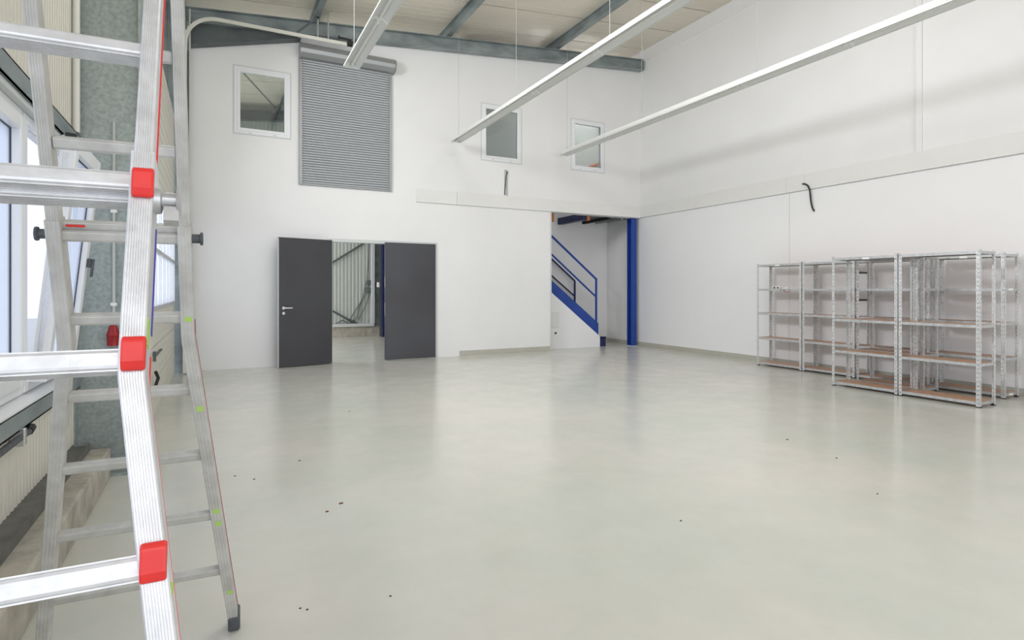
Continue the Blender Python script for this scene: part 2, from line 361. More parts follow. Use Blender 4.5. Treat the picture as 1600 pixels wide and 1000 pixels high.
# steel rails over and under the window band
def rail(z0, z1, lab):
    mb = MB().box((XL, YN, z1-0.008), (-0.85, 5.08, z1)).box((XL, YN, z0), (-0.85, 5.08, z0+0.008)).box((-0.858, YN, z0), (-0.85, 5.08, z1))
    return tag(build('steel_rail', mb, 'steel'), lab, 'rail')
rail(2.335, 2.445, 'grey steel rail running above the left windows')
rail(0.655, 0.755, 'grey steel rail running below the left windows')
struct('trim_7', MB().box((XL-0.05, YN, 2.30), (XL+0.035, 5.08, 2.334)), 'frame', 'pale grey flashing under the upper window rail', bevel=0.003)
struct('trim_8', MB().prism([(XL-0.05, YN, 0.757), (-0.845, YN, 0.757), (-0.845, YN, 0.768), (XL-0.05, YN, 0.80)], (0, 5.08-YN, 0)), 'upvc', 'white sloping sill under the left windows')
# plinth
mb = MB().box((XL, YN, 0.0), (-0.663, 5.02, 0.215))
struct('trim_9', mb, 'concrete', 'rough concrete kerb along the foot of the left wall', bevel=0.012, seg=2)
struct('trim_10', MB().box((XL, YN, 0.215), (-0.785, 5.0, 0.25)).box((-0.79, YN, 0.215), (-0.78, 5.0, 0.265)), 'flash', 'dirty grey flashing on the kerb below the cladding')

# left windows: a row of fixed units and one with an open tilted sash
WZ0, WZ1 = 0.80, 2.30
def frame_rect(mb, X0, X1, ya, yb, za, zb, w):
    mb.box((X0, ya, za), (X1, ya+w, zb)).box((X0, yb-w, za), (X1, yb, zb)).box((X0, ya+w, za), (X1, yb-w, za+w)).box((X0, ya+w, zb-w), (X1, yb-w, zb)); return mb
def fixed_window(name, ya, yb, lab):
    f = build(name, frame_rect(MB(), XL-0.08, XL+0.0, ya, yb, WZ0, WZ1, 0.055), 'upvc', bevel=0.004)
    tag(f, lab, 'window', kind='structure')
    s = build('sash', frame_rect(MB(), XL-0.07, XL+0.022, ya+0.05, yb-0.05, WZ0+0.05, WZ1-0.05, 0.075), 'upvc', f, bevel=0.006)
    build('gasket', frame_rect(MB(), XL-0.030, XL-0.018, ya+0.120, yb-0.120, WZ0+0.120, WZ1-0.120, 0.008), 'gasket', s)
    build('pane', MB().box((XL-0.035, ya+0.12, WZ0+0.12), (XL-0.025, yb-0.12, WZ1-0.12)), 'frost', s)
fixed_window('window_1', 2.62, 3.90, 'white plastic window at the left edge with milky glass')
fixed_window('window_3', 1.30, 2.58, 'closed white plastic window left of the picture, nearer the camera')
fixed_window('window_4', -0.02, 1.26, 'closed white plastic window beside the camera')
wg = build('window_8', frame_rect(MB(), XL-0.16, XL-0.10, 5.4, 8.6, 4.4, 5.5, 0.06), 'upvc', bevel=0.004)  # window added out of view to frame the light over the gate
tag(wg, 'white strip window added high above the sectional gate for its light', 'window', kind='structure')
for yy in (6.46, 7.50): build('mullion', MB().box((XL-0.16, yy, 4.46), (XL-0.11, yy+0.04, 5.44)), 'upvc', wg)
# window_2 : outer frame, tilted sash
f = build('window_2', frame_rect(MB(), XL-0.08, XL+0.0, 3.93, 5.06, WZ0, WZ1, 0.055), 'upvc', bevel=0.004)
tag(f, 'white plastic window by the galvanised column, its sash tilted open inward', 'window', kind='structure')
tilt = math.radians(6.0)
hz, hx = WZ0+0.05, XL+0.005
def T(y, h, d): # point on the tilted sash: along y, up h, outwards(into room) d
    return Vector((hx+math.sin(tilt)*h+math.cos(tilt)*d, y, hz+math.cos(tilt)*h-math.sin(tilt)*d))
def tbox(mb, ya, yb, h0, h1, d0, d1):
    c = T((ya+yb)/2, (h0+h1)/2, (d0+d1)/2); ax = (T(0,1,0)-T(0,0,0)); dx = (T(0,0,1)-T(0,0,0))
    return mb.obox(c, Vector((0,(yb-ya)/2,0)), ax*(h1-h0)/2, dx*(d1-d0)/2)
SA, SB, SH, SW = 3.98, 4.72, 1.37, 0.085
mb = MB()
tbox(mb, SA, SA+SW, 0, SH, 0, 0.075); tbox(mb, SB-SW, SB, 0, SH, 0, 0.075); tbox(mb, SA+SW, SB-SW, 0, SW, 0, 0.075); tbox(mb, SA+SW, SB-SW, SH-SW, SH, 0, 0.075)
sash = build('tilted_sash', mb, 'upvc', f, bevel=0.006)
mb = MB(); g = 0.005
tbox(mb, SA+SW, SA+SW+g, SW, SH-SW, 0.038, 0.046); tbox(mb, SB-SW-g, SB-SW, SW, SH-SW, 0.038, 0.046); tbox(mb, SA+SW, SB-SW, SW, SW+g, 0.038, 0.046); tbox(mb, SA+SW, SB-SW, SH-SW-g, SH-SW, 0.038, 0.046)
build('gasket', mb, 'gasket', sash)
build('pane', tbox(MB(), SA+SW, SB-SW, SW, SH-SW, 0.03, 0.04), 'frost', sash)
mb = MB(); tbox(mb, SA-0.004, SA, 0.1, SH-0.1, 0.02, 0.04); tbox(mb, SA-0.008, SA, 0.62, 0.74, 0.045, 0.065); tbox(mb, SA-0.008, SA, 0.98, 1.0, 0.045, 0.065)
build('locking_rail', mb, 'chrome', sash)
build('corner_hinge', tbox(MB(), SA-0.02, SA+0.01, SH-0.05, SH+0.012, 0.02, 0.07), 'black', sash)
build('handle', tbox(tbox(MB(), SB-0.06, SB-0.035, 0.66, 0.72, 0.075, 0.10), SB-0.057, SB-0.038, 0.60, 0.72, 0.10, 0.115), 'rubber', sash, bevel=0.003)
build('pane', MB().box((XL-0.045, 4.86, WZ0+0.055), (XL-0.035, 5.0, WZ1-0.055)), 'frost', f)
build('mullion', MB().box((XL-0.08, 4.79, WZ0+0.055), (XL, 4.86, WZ1-0.055)), 'upvc', f, bevel=0.004)
mb = MB().tube([(XL+0.0, SA+0.03, WZ1-0.08), T(SA+0.03, SH-0.12, 0.02)], 0.006, 6)
build('stay_arm', mb, 'chrome', f)

# pipe with clamp under the lower rail
t = thing('cable_pipe', 'short dark cable pipe clamped to the cladding below the left windows', 'pipe', (-0.86, 3.6, 0.5))
pz = onX(45, 674, -0.85); pa = onX(0, 706, -0.85)
build('pipe', MB().tube([Vector((-0.85, 2.9, pz.z)), Vector((-0.85, pz.y, pz.z))], 0.016, 10), 'rubber', t, smooth=True)
build('end_cap', MB().tube([Vector((-0.85, pz.y, pz.z)), Vector((-0.85, pz.y+0.05, pz.z+0.01)), Vector((-0.87, pz.y+0.08, pz.z+0.0))], 0.021, 8), 'black', t, smooth=True)
build('clamp', MB().box((-0.89, pz.y-0.16, pz.z-0.04), (-0.83, pz.y-0.12, pz.z+0.045)).box((-0.89, pz.y-0.17, pz.z+0.04), (-0.86, pz.y-0.02, pz.z+0.05)), 'chrome', t, bevel=0.004)

# ================================================================== STEELWORK
# near galvanised column
cy = 5.20
mb = MB().box((-0.90, cy-0.10, 0), (-0.885, cy+0.10, 6.12)).box((-0.505, cy-0.10, 0), (-0.49, cy+0.10, 6.12)).box((-0.885, cy-0.006, 0), (-0.505, cy+0.006, 6.12))
colm = thing('steel_column', 'wide mottled galvanised steel column behind the ladder', 'column', (-0.7, cy, 0))
build('column', mb, 'galv', colm)
build('base_plate', MB().box((-0.96 + 0.06, cy-0.17, 0), (-0.44, cy+0.17, 0.02)), 'galv', colm)
t = thing('power_outlet', 'red industrial power socket hanging on the galvanised column', 'socket', tuple(onY(177, 520, cy-0.05)))
c = onY(177, 508, cy-0.07); c2 = onY(177, 525, cy-0.07); c3 = onY(177, 540, cy-0.07)
def lathe(mb, p0, prof, n=14, axis=Vector((0,0,-1))):
    a = axis.orthogonal().normalized(); b = axis.cross(a); vs = []; fs = []
    for (s_, r_) in prof:
        for k in range(n):
            th = 2*math.pi*k/n; vs.append(p0+axis*s_+a*r_*math.cos(th)+b*r_*math.sin(th))
    m_ = len(prof)
    for i in range(m_-1):
        for k in range(n): fs.append((i*n+k, i*n+(k+1) % n, (i+1)*n+(k+1) % n, (i+1)*n+k))
    fs.append(tuple(range(n))); fs.append(tuple((m_-1)*n+k for k in range(n)))
    return mb.add(vs, fs)
hh = (c-c3).z
build('body', lathe(MB(), c, [(0, 0.018), (0.005, 0.024), (hh*0.45, 0.042), (hh*0.5, 0.045), (hh*0.55, 0.040), (hh, 0.040)]), 'red_dark', t, smooth=True)
build('bracket', MB().box(c+Vector((-0.02, 0.0, -0.12)), c+Vector((0.02, 0.064, -0.04))), 'red_dark', t)
cd = thing('conduit', 'pale vertical conduit on the galvanised column above the red socket', 'conduit', tuple(onY(178, 485, cy-0.03)))
a = onY(178, 488, cy-0.03); b = onY(178, 300, cy-0.03)
build('pipe', MB().tube([a, Vector((a.x, a.y, 2.6))], 0.011, 8), 'conduit', cd, smooth=True)
for zz in (a.z+0.06, a.z+0.75, a.z+1.2):
    build('clip', MB().box((a.x-0.02, a.y-0.014, zz-0.012), (a.x+0.02, cy-0.006, zz+0.012)), 'sticker', cd)
q = onY(199, 353, cy-0.05)
tag(build('cable_clamp', MB().box(q-Vector((0.025, 0.02, 0.02)), q+Vector((0.03, 0.043, 0.02))), 'sticker', bevel=0.006), 'small white clamp on the galvanised column beside the front ladder rail', 'clamp')
tag(build('pipe', MB().tube([(XL+0.035, 5.02, 2.46), (XL+0.035, 5.02, 6.0)], 0.022, 10), 'beigewhite', smooth=True), 'cream vertical pipe in the corner between cladding and galvanised column', 'pipe')

# far corner column, with its haunch and the long inclined beam over the back wall
cy2 = 10.80
mb = MB().box((-0.90, cy2-0.12, 0), (-0.88, cy2+0.12, 6.1)).box((-0.44, cy2-0.12, 0), (-0.42, cy2+0.12, 6.05)).box((-0.88, cy2-0.006, 0), (-0.44, cy2+0.006, 6.1))
mb.box((-0.80, cy2-0.05, 0), (-0.78, cy2-0.01, 6.0)).box((-0.66, cy2-0.05, 0), (-0.645, cy2-0.01, 6.0))
tag(build('steel_column', mb, 'steel'), 'dark grey steel corner column where the back wall meets the left wall', 'column')
tb = thing('roof_beam', 'long inclined galvanised steel beam along the top of the back wall', 'beam', (4.0, 10.85, 6.2))
bh = 0.25
p0 = Vector((-0.42, 10.87, beam_bot(-0.42)+bh/2)); p1 = Vector((XR-0.05, 10.87, beam_bot(XR-0.05)+bh/2))
build('beam', ibeam(MB(), p0, p1, (0,0,1), bh, 0.16, 0.014), 'steel', tb)
pl = [(-0.36, 10.86, 5.37), (1.33, 10.86, 5.80), (1.33, 10.86, beam_bot(1.33)), (-0.36, 10.86, beam_bot(-0.36))]
build('haunch_plate', MB().prism(pl, (0, 0.02, 0)), 'steel_dark', tb)
build('haunch_flange', MB().prism([(-0.36, 10.78, 5.355), (1.36, 10.78, 5.795), (1.36, 10.78, 5.81), (-0.36, 10.78, 5.37)], (0, 0.18, 0)), 'steel_dark', tb)
build('end_plate', MB().box((XR-0.058, 10.79, beam_bot(XR)-0.01), (XR-0.046, 10.95, beam_bot(XR)+bh-0.03)), 'steel', tb)
tag(build('roof_beam', ibeam(MB(), (XL, YF-0.25, beam_bot(XL)+0.12), (XR, YF-0.25, beam_bot(XR)+0.12), (0,0,1), 0.25, 0.16), 'steel_dark'), 'dark steel beam along the far cladding seen through the upper windows', 'beam')
for x, lab in [(1.62, 'dark steel purlin under the roof left of the first hanging lamp'), (4.17, 'dark steel purlin meeting the roof beam above the middle window'), (6.72, 'dark steel purlin meeting the roof beam near the right wall')]:
    z = roofz(x)
    mb = MB(); ibeam(mb, (x, YN, z-0.10), (x, YF, z-0.10), (0,0,1), 0.19, 0.10, 0.01, 0.008)
    tag(build('purlin', mb, 'steel'), lab, 'beam', 'purlins under the roof')
for x in (-0.5,):
    tag(build('purlin', ibeam(MB(), (x, YN, roofz(x)-0.1), (x, YF, roofz(x)-0.1), (0,0,1), 0.19, 0.10), 'steel'), 'dark steel eaves purlin above the left wall', 'beam', 'purlins under the roof')
# wind braces in the roof of the next hall, seen through window
t = thing('wind_brace', 'thin steel cross brace under the next hall roof behind the left upper window', 'brace', (1, 14, 6))
build('brace_rod', MB().tube([onZ(372, 105, 6.1), onZ(441, 180, 6.1)], 0.018, 6), 'steel_dark', t)
build('brace_rod', MB().tube([onZ(446, 158, 6.1), onZ(426, 176, 6.0)], 0.018, 6), 'steel_dark', t)

# ================================================================== SECTIONAL DOOR on the left
sd = thing('sectional_door', 'white sectional gate with glazed middle sections seen edge-on behind the ladder', 'door', (-0.56, 8, 0))
SX = -0.56; sy0, sy1 = 5.42, 10.55
def zrow(z0, z1, n):
    for i in range(n):
        a = z0+(z1-z0)*i/n; b = z0+(z1-z0)*(i+1)/n
        mb = MB().box((SX-0.04, sy0, a+0.004), (SX, sy1, b-0.004))
        for k in range(1, 4): # stiffening beads
            zz = a+(b-a)*k/4; mb.box((SX-0.001, sy0, zz-0.006), (SX+0.004, sy1, zz+0.006))
        build('door_section', mb, 'cream', sd)
zrow(0.02, 1.13, 3); zrow(2.46, 4.08, 3)
fr = MB()
for z in (1.13, 1.76, 2.42): fr.box((SX-0.04, sy0, z), (SX+0.005, sy1, z+0.045))
gf = build('glazed_section', fr, 'galv_light', sd)
npan = 8
for i in range(npan+1):
    y = sy0+(sy1-sy0-0.04)*i/npan
    build('mullion', MB().box((SX-0.038, y, 1.175), (SX+0.003, y+0.04, 1.76)).box((SX-0.038, y, 1.805), (SX+0.003, y+0.04, 2.42)), 'upvc', gf)
for i in range(npan):
    y = sy0+(sy1-sy0-0.04)*i/npan+0.04; y2 = sy0+(sy1-sy0-0.04)*(i+1)/npan
    for za, zb in ((1.175, 1.76), (1.805, 2.42)):
        build('pane', MB().box((SX-0.022, y, za), (SX-0.016, y2, zb)), 'frost', gf)
build('bolt', MB().box((SX+0.004, 6.95, 0.66), (SX+0.03, 7.75, 0.675)).box((SX+0.004, 6.9, 0.62), (SX+0.03, 6.93, 0.72)), 'steel_dark', sd)
build('handle_rope', MB().tube([(SX+0.03, 6.86, 0.52), (SX+0.05, 6.9, 0.45), (SX+0.03, 6.86, 0.38), (SX+0.04, 6.88, 0.33)], 0.016, 6), 'black', sd)
# guide track: upright, curve and horizontal run along the back wall
tk = thing('door_track', 'galvanised guide rail curving from the gate and running under the roof beam', 'rail', (-0.45, 10.62, 0))
arc = [(-0.42, 10.62, 0.0), (-0.42, 10.62, 5.2)]
cx, cz, rr = 0.05, 5.30, 0.47
arc = [Vector((-0.42, 10.62, 0.02)), Vector((-0.42, 10.62, 5.2))]+[Vector((cx-rr*math.cos(k*math.pi/16), 10.62, cz+rr*math.sin(k*math.pi/16))) for k in range(1, 9)]+[Vector((2.12, 10.62, 5.77))]
build('guide', MB().sweep([(-0.028, -0.012), (0.028, -0.012), (0.028, 0.012), (-0.028, 0.012)], arc, (0,1,0)), 'conduit', tk)
build('guide_lip', MB().sweep([(-0.004, -0.03), (0.004, -0.03), (0.004, 0.03), (-0.004, 0.03)], [p+Vector((0, -0.03, 0)) for p in arc], (0,1,0)), 'beigewhite', tk)
for (xa, za, xb, zb) in [(1.62, 6.2, 1.62, 5.79), (1.80, 6.3, 1.80, 5.79)]:
    build('hanger', MB().box((xa-0.012, 10.61, zb), (xa+0.012, 10.63, za)), 'galv', tk)
build('hanger_brace', MB().obox((1.46, 10.62, 6.0), Vector((0.18, 0, 0.17)), Vector((0, 0.01, 0)), Vector((0.012, 0, -0.012))), 'steel_dark', tk)
build('spring_buffer', MB().tube([(1.97, 10.60, 5.87), (2.2, 10.60, 5.86)], 0.018, 8).tube([(1.97, 10.60, 5.87), (1.99, 10.60, 5.87)], 0.035, 8).box((2.12, 10.55, 5.76), (2.22, 10.66, 5.82)), 'black', tk)
for i in range(7):
    build('bracket', MB().box((-0.44, 10.63, 0.5+i*0.75), (-0.40, 10.68, 0.54+i*0.75)), 'galv', tk)
tag(build('conduit', MB().tube([(-0.355, 10.70, 0.0), (-0.355, 10.70, 5.9)], 0.014, 8), 'conduit', smooth=True), 'thin pale conduit running up the left edge of the back wall', 'conduit')
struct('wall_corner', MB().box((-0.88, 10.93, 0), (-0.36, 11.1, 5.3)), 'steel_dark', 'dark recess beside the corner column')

# ================================================================== DOUBLE DOOR
df = MB()
df.box((DX0-0.03, YB-0.03, 0), (DX0+0.03, YB+0.12, DZ+0.03)).box((DX1-0.03, YB-0.03, 0), (DX1+0.03, YB+0.12, DZ+0.03)).box((DX0+0.03, YB-0.03, DZ-0.03), (DX1-0.03, YB+0.12, DZ+0.03))
dfr = build('door_1', df, 'frame', bevel=0.004); tag(dfr, 'light grey steel frame of the double door with its two dark leaves', 'door', kind='structure')
def leaf(mb, hinge, ang, w, z0, z1, th=0.05, side=1):
    d = Vector((math.cos(ang), math.sin(ang), 0)); n = Vector((-d.y, d.x, 0))
    c = hinge+d*w/2+Vector((0,0,(z0+z1)/2)); return mb.obox(c, d*w/2, n*th/2, Vector((0,0,(z1-z0)/2))), d, n
hL = Vector((DX0+0.01, YB-0.06, 0)); angL = math.radians(180+14.5)
mb, d, n = leaf(MB(), hL, angL, 0.965, 0.012, DZ-0.005)
la = build('left_leaf', mb, 'door', dfr, bevel=0.003)
la['label'] = 'anthracite left leaf swung wide open toward the wall'
nf = -n if n.y > 0 else n     # toward the camera
hp = hL+d*0.885
def out(p, k): return p+nf*(0.025+k)
mb = MB(); c = out(hp+Vector((0,0,1.035)), 0.0)
lathe(mb, c, [(0, 0.026), (0.008, 0.026), (0.008, 0.010), (0.045, 0.010)], 14, nf)
mb.tube([c+nf*0.045, c+nf*0.05-d*0.02, c+nf*0.05-d*0.14], 0.010, 8)
build('handle', mb, 'chrome', la, smooth=True)
mb = MB(); lathe(mb, out(hp+Vector((0,0,0.945)), 0.0), [(0, 0.025), (0.010, 0.025), (0.010, 0.009), (0.014, 0.009)], 14, nf); build('lock_cylinder', mb, 'chrome', la, smooth=True)
e = hL+d*0.966
build('lock_plate', MB().obox(e+Vector((0,0,1.0)), d*0.002, nf*0.012, Vector((0,0,0.13))), 'chrome', la)
build('door_edge', MB().obox(e+nf*0.0+Vector((0,0,1.13)), d*0.003, nf*0.026, Vector((0,0,1.118))), 'frame', la)
hR = Vector((DX1-0.01, YB-0.03, 0))
mb, d2, n2 = leaf(MB(), hR, math.radians(180+1.0), 1.02, 0.012, DZ-0.005)
lb = build('right_leaf', mb, 'door', dfr, bevel=0.003)
lb['label'] = 'anthracite right leaf standing closed'
e = hR+d2*1.021
build('lock_plate', MB().obox(e+Vector((0,0,0.98)), d2*0.002, n2*0.012, Vector((0,0,0.12))).obox(e+Vector((0,0,1.5)), d2*0.002, n2*0.012, Vector((0,0,0.10))), 'chrome', lb)
build('door_edge', MB().obox(e+Vector((0,0,1.13)), d2*0.0012, n2*0.024, Vector((0,0,1.11))), 'navy', lb)

# ================================================================== ROLLER SHUTTER
SHx0, SHx1, SHz0, SHz1 = 1.345, 3.035, 3.245, 5.52
sh = thing('roller_shutter', 'closed grey roller shutter high on the back wall', 'shutter', (2.19, YB, SHz0))
build('guide_rail', MB().box((SHx0, YB-0.05, SHz0), (SHx0+0.06, YB, SHz1)), 'shutter', sh, bevel=0.004)
build('guide_rail', MB().box((SHx1-0.05, YB-0.05, SHz0), (SHx1, YB, SHz1)), 'shutter', sh, bevel=0.004)
nsl = 50; ph = (SHz1-SHz0-0.03)/nsl; me1 = None
for i in range(nsl):
    if me1 is None:
        prof = [(0, -0.008), (0.08*ph, -0.018), (0.28*ph, -0.027), (0.50*ph, -0.029), (0.70*ph, -0.024), (0.84*ph, -0.012), (0.86*ph, -0.006), (0, -0.006)]
        mb = MB().sweep([(a, b) for a, b in prof], [(SHx0+0.055, 0, 0), (SHx1-0.045, 0, 0)], (0,0,1))
        mb.v = [Vector((v.x, -abs(v.y), v.z)) for v in mb.v]
        o = build('slat', mb, 'slat'); me1 = o.data; o.parent = sh
    else:
        o = bpy.data.objects.new('slat', me1); COL.objects.link(o); o.parent = sh
    o.location = Vector((0, YB, SHz0+0.03+i*ph))-Vector(sh.location)
build('backing', MB().box((SHx0+0.055, YB-0.007, SHz0), (SHx1-0.045, YB-0.003, SHz1)), 'steel_dark', sh)
build('bottom_bar', MB().box((SHx0+0.055, YB-0.034, SHz0), (SHx1-0.045, YB-0.004, SHz0+0.028)), 'shutter', sh, bevel=0.003)
# the box: octagonal cover
z0, z1, dp = 5.50, 5.76, 0.24
prof = [(z0, 0), (z0, 0.14), (z0+0.06, 0.22), (z0+0.13, dp), (z1-0.05, 0.20), (z1, 0.12), (z1, 0)]
mb = MB().prism([(SHx0-0.0, YB-b_, a_) for a_, b_ in prof], (SHx1-SHx0+0.03, 0, 0))
build('shutter_box', mb, 'shutter', sh, bevel=0.006)
build('end_plate', MB().prism([(SHx1+0.03, YB-b_*1.03, a_) for a_, b_ in prof], (0.012, 0, 0)), 'shutter', sh)

# ================================================================== UPPER WINDOWS in the back wall
wlab = ['white upper window left of the roller shutter', 'white upper window behind the middle hanging lamp', 'white upper window nearest the right wall']
for i, (xa, xb, za, zb) in enumerate(winrect):
    mb = MB()
    def fr_(mb, xa, xb, za, zb, w, y0, y1): 
        mb.box((xa, y0, za), (xa+w, y1, zb)).box((xb-w, y0, za), (xb, y1, zb)).box((xa+w, y0, za), (xb-w, y1, za+w)).box((xa+w, y0, zb-w), (xb-w, y1, zb))
        return mb
    f = build('window_%d' % (5+i), fr_(mb, xa, xb, za, zb, 0.05, YB-0.012, YB+0.1), 'upvc', bevel=0.004)
    tag(f, wlab[i], 'window', kind='structure')
    s_ = build('sash', fr_(MB(), xa+0.045, xb-0.045, za+0.045, zb-0.045, 0.05, YB-0.02, YB+0.05), 'upvc', f, bevel=0.005)
    build('pane', MB().box((xa+0.09, YB+0.01, za+0.09), (xb-0.09, YB+0.016, zb-0.09)), 'glass', s_)
    build('casing', fr_(MB(), xa-0.02, xb+0.02, za-0.02, zb+0.02, 0.022, YB-0.006, YB), 'frame', f)
    for xx in (xa+0.25, xb-0.25): build('drain_cap', MB().box((xx-0.02, YB-0.024, za+0.012), (xx+0.02, YB-0.012, za+0.024)), 'frame', f)
tag(build('handrail', MB().tube([onY(908, 266, 11.5), onY(948, 252, 12.1)], 0.04, 8), 'orange'), 'orange handrail glimpsed through the right upper window', 'rail')

# slot with cable above the trim, cable stubs
t = thing('wall_slot', 'narrow white recess with a black cable below the middle upper window', 'recess', (5.51, YB, 3.36))
build('backing', MB().box((5.475, YB+0.06, 3.36), (5.545, YB+0.07, 3.90)), 'wall_panel', t)
build('cover_edge', MB().box((5.545, YB-0.012, 3.35), (5.56, YB, 3.91)), 'frame', t)
build('cable', MB().tube([(5.50, YB+0.04, 3.37), (5.495, YB+0.0, 3.55), (5.515, YB-0.01, 3.78), (5.53, YB-0.02, 3.87), (5.55, YB-0.03, 3.83)], 0.010, 6), 'black', t, smooth=True)
pts = [(1254,287.5),(1258,287.5),(1262,290),(1265,296),(1266,305),(1267,315),(1269,324),(1272,330)]
mb = MB().tube([onX(x, y, XR-0.03-0.03*math.sin(k/7*math.pi)) for k, (x, y) in enumerate(pts)], 0.014, 8)
tag(build('cable', mb, 'black', smooth=True), 'short black cable stub hanging from the trim on the right wall', 'cable')

# ================================================================== STAIR
YS = 11.30
st = thing('staircase', 'blue steel staircase rising left behind the back wall opening', 'staircase', (8.2, YS, 0))
def P(x, y, Y=YS): return onY(x, y, Y)
# stringer line through the measured edge pixels
a1, a2 = P(935, 525), P(862, 459); b1, b2 = P(935, 503), P(862, 440)
sl = (a2.z-a1.z)/(a2.x-a1.x)
def zlow(x): return a1.z+sl*(x-a1.x)
hgt = ((b1.z-a1.z)+(b2.z-a2.z))/2
x_top = a1.x+(3.0-a1.z)/sl
def strg(Y): return MB().prism([(a1.x, Y, zlow(a1.x)), (x_top, Y, zlow(x_top)), (x_top, Y, zlow(x_top)+hgt), (a1.x, Y, zlow(a1.x)+hgt)], (0, 0.03, 0))
build('stringer', strg(YS), 'blue', st); build('stringer', strg(12.15), 'blue', st)
nst = 15
for i in range(nst):
    z = 0.19*(i+1); x = a1.x+0.05+(z-0.19-a1.z*0.0)/sl
    if z > 3.0: break
    build('tread', MB().box((x-0.14, YS+0.03, z-0.03), (x+0.12, 12.15, z)), 'navy', st)
hx0 = P(933, 437).x
def railline(p, q, Y, r=0.022, ext=x_top, mat_='blue'):
    s2 = (q.z-p.z)/(q.x-p.x); return [p, Vector((ext, Y, p.z+s2*(ext-p.x)))]
r1 = railline(P(932, 437), P(861, 368), YS); r2 = railline(P(932, 464), P(861, 396), YS)
build('handrail', MB().tube([Vector((r1[0].x+0.02, YS+0.015, r1[0].z)), r1[1]+Vector((0,0.015,0))], 0.026, 10), 'blue', st, smooth=True)
build('mid_rail', MB().tube([r2[0]+Vector((0,0.015,0)), r2[1]+Vector((0,0.015,0))], 0.022, 10), 'blue', st, smooth=True)
px = P(932, 480).x
for k, xx in enumerate((px, px-1.5, px-3.0)):
    zt = r1[0].z+(r1[1].z-r1[0].z)/(r1[1].x-r1[0].x)*(xx-r1[0].x)
    build('baluster', MB().box((xx-0.02, YS-0.005, zlow(xx)), (xx+0.02, YS+0.03, zt)), 'blue', st)
YR = 12.15
q1 = railline(P(898, 439, YR), P(861, 404, YR), YR); q2 = railline(P(897, 462, YR), P(861, 430, YR), YR)
build('handrail', MB().tube(q1, 0.024, 8), 'navy', st); build('mid_rail', MB().tube(q2, 0.020, 8), 'navy', st)
xx = P(898, 450, YR).x; build('baluster', MB().box((xx-0.02, YR-0.015, P(898, 474, YR).z-0.1), (xx+0.02, YR+0.015, q1[0].z)), 'navy', st)
fp = P(940, 541)
build('foot_plate', MB().box((P(935,530).x+0.01, YS-0.01, 0), (P(946,530).x, YS+0.03, 0.22)).box((P(935,530).x, YS-0.01, 0.20), (P(946,530).x+0.02, 12.15, 0.225)), 'navy', st)
# white closing panel under the stringer
pn = MB().prism([(OX0-0.3, YS-0.035, 0), (a1.x+0.02, YS-0.035, 0), (a1.x+0.02, YS-0.035, zlow(a1.x+0.02)+0.01), (OX0-0.3, YS-0.035, zlow(OX0-0.3)+0.01)], (0, 0.03, 0))
po = tag(build('closing_panel', pn, 'wall_panel'), 'white triangular panel closing the space under the blue stair', 'panel')
build('access_hatch', MB().box(P(862, 488, YS-0.05), P(873, 512, YS-0.036)), 'trim', po, bevel=0.004)
build('keyhole', MB().box(P(867, 519, YS-0.045), P(869.5, 522, YS-0.036)), 'black', po)
# gallery steelwork in the top of the recess
g_ = thing('gallery_floor', 'dark underside of the gallery with blue and orange steel edge over the stair', 'gallery', (8.2, 11.6, 3.2))
build('deck', MB().box((7.75, 11.2, 3.10), (XR-0.01, 12.29, 3.14)), 'steel_dark', g_)
build('edge_beam', MB().box((7.62, 11.2, 2.98), (7.75, 12.29, 3.14)), 'navy', g_)
build('joist', MB().box((8.35, 11.2, 3.03), (8.42, 12.29, 3.10)), 'black', g_); build('joist', MB().box((8.75, 11.2, 3.05), (8.8, 12.29, 3.10)), 'galv_light', g_)
build('orange_bracket', MB().box((7.76, 11.22, 2.98), (7.84, 11.3, 3.12)), 'orange', g_)
build('orange_bracket', MB().box((6.93, 11.45, 2.93), (7.0, 11.5, 3.2)), 'orange', g_)
# blue column in the corner
tcl = thing('steel_column', 'bright blue steel column in the corner beside the stair', 'column', (9.0, 11.1, 0))
cxx = 8.97
build('column', ibeam(MB(), (cxx, 11.08, 0.01), (cxx, 11.08, 3.07), (0, 1, 0), 0.16, 0.16, 0.012, 0.009), 'blue', tcl)
build('base_plate', MB().box((cxx-0.1, 10.985, 0), (cxx+0.1, 11.18, 0.012)), 'frame', tcl)

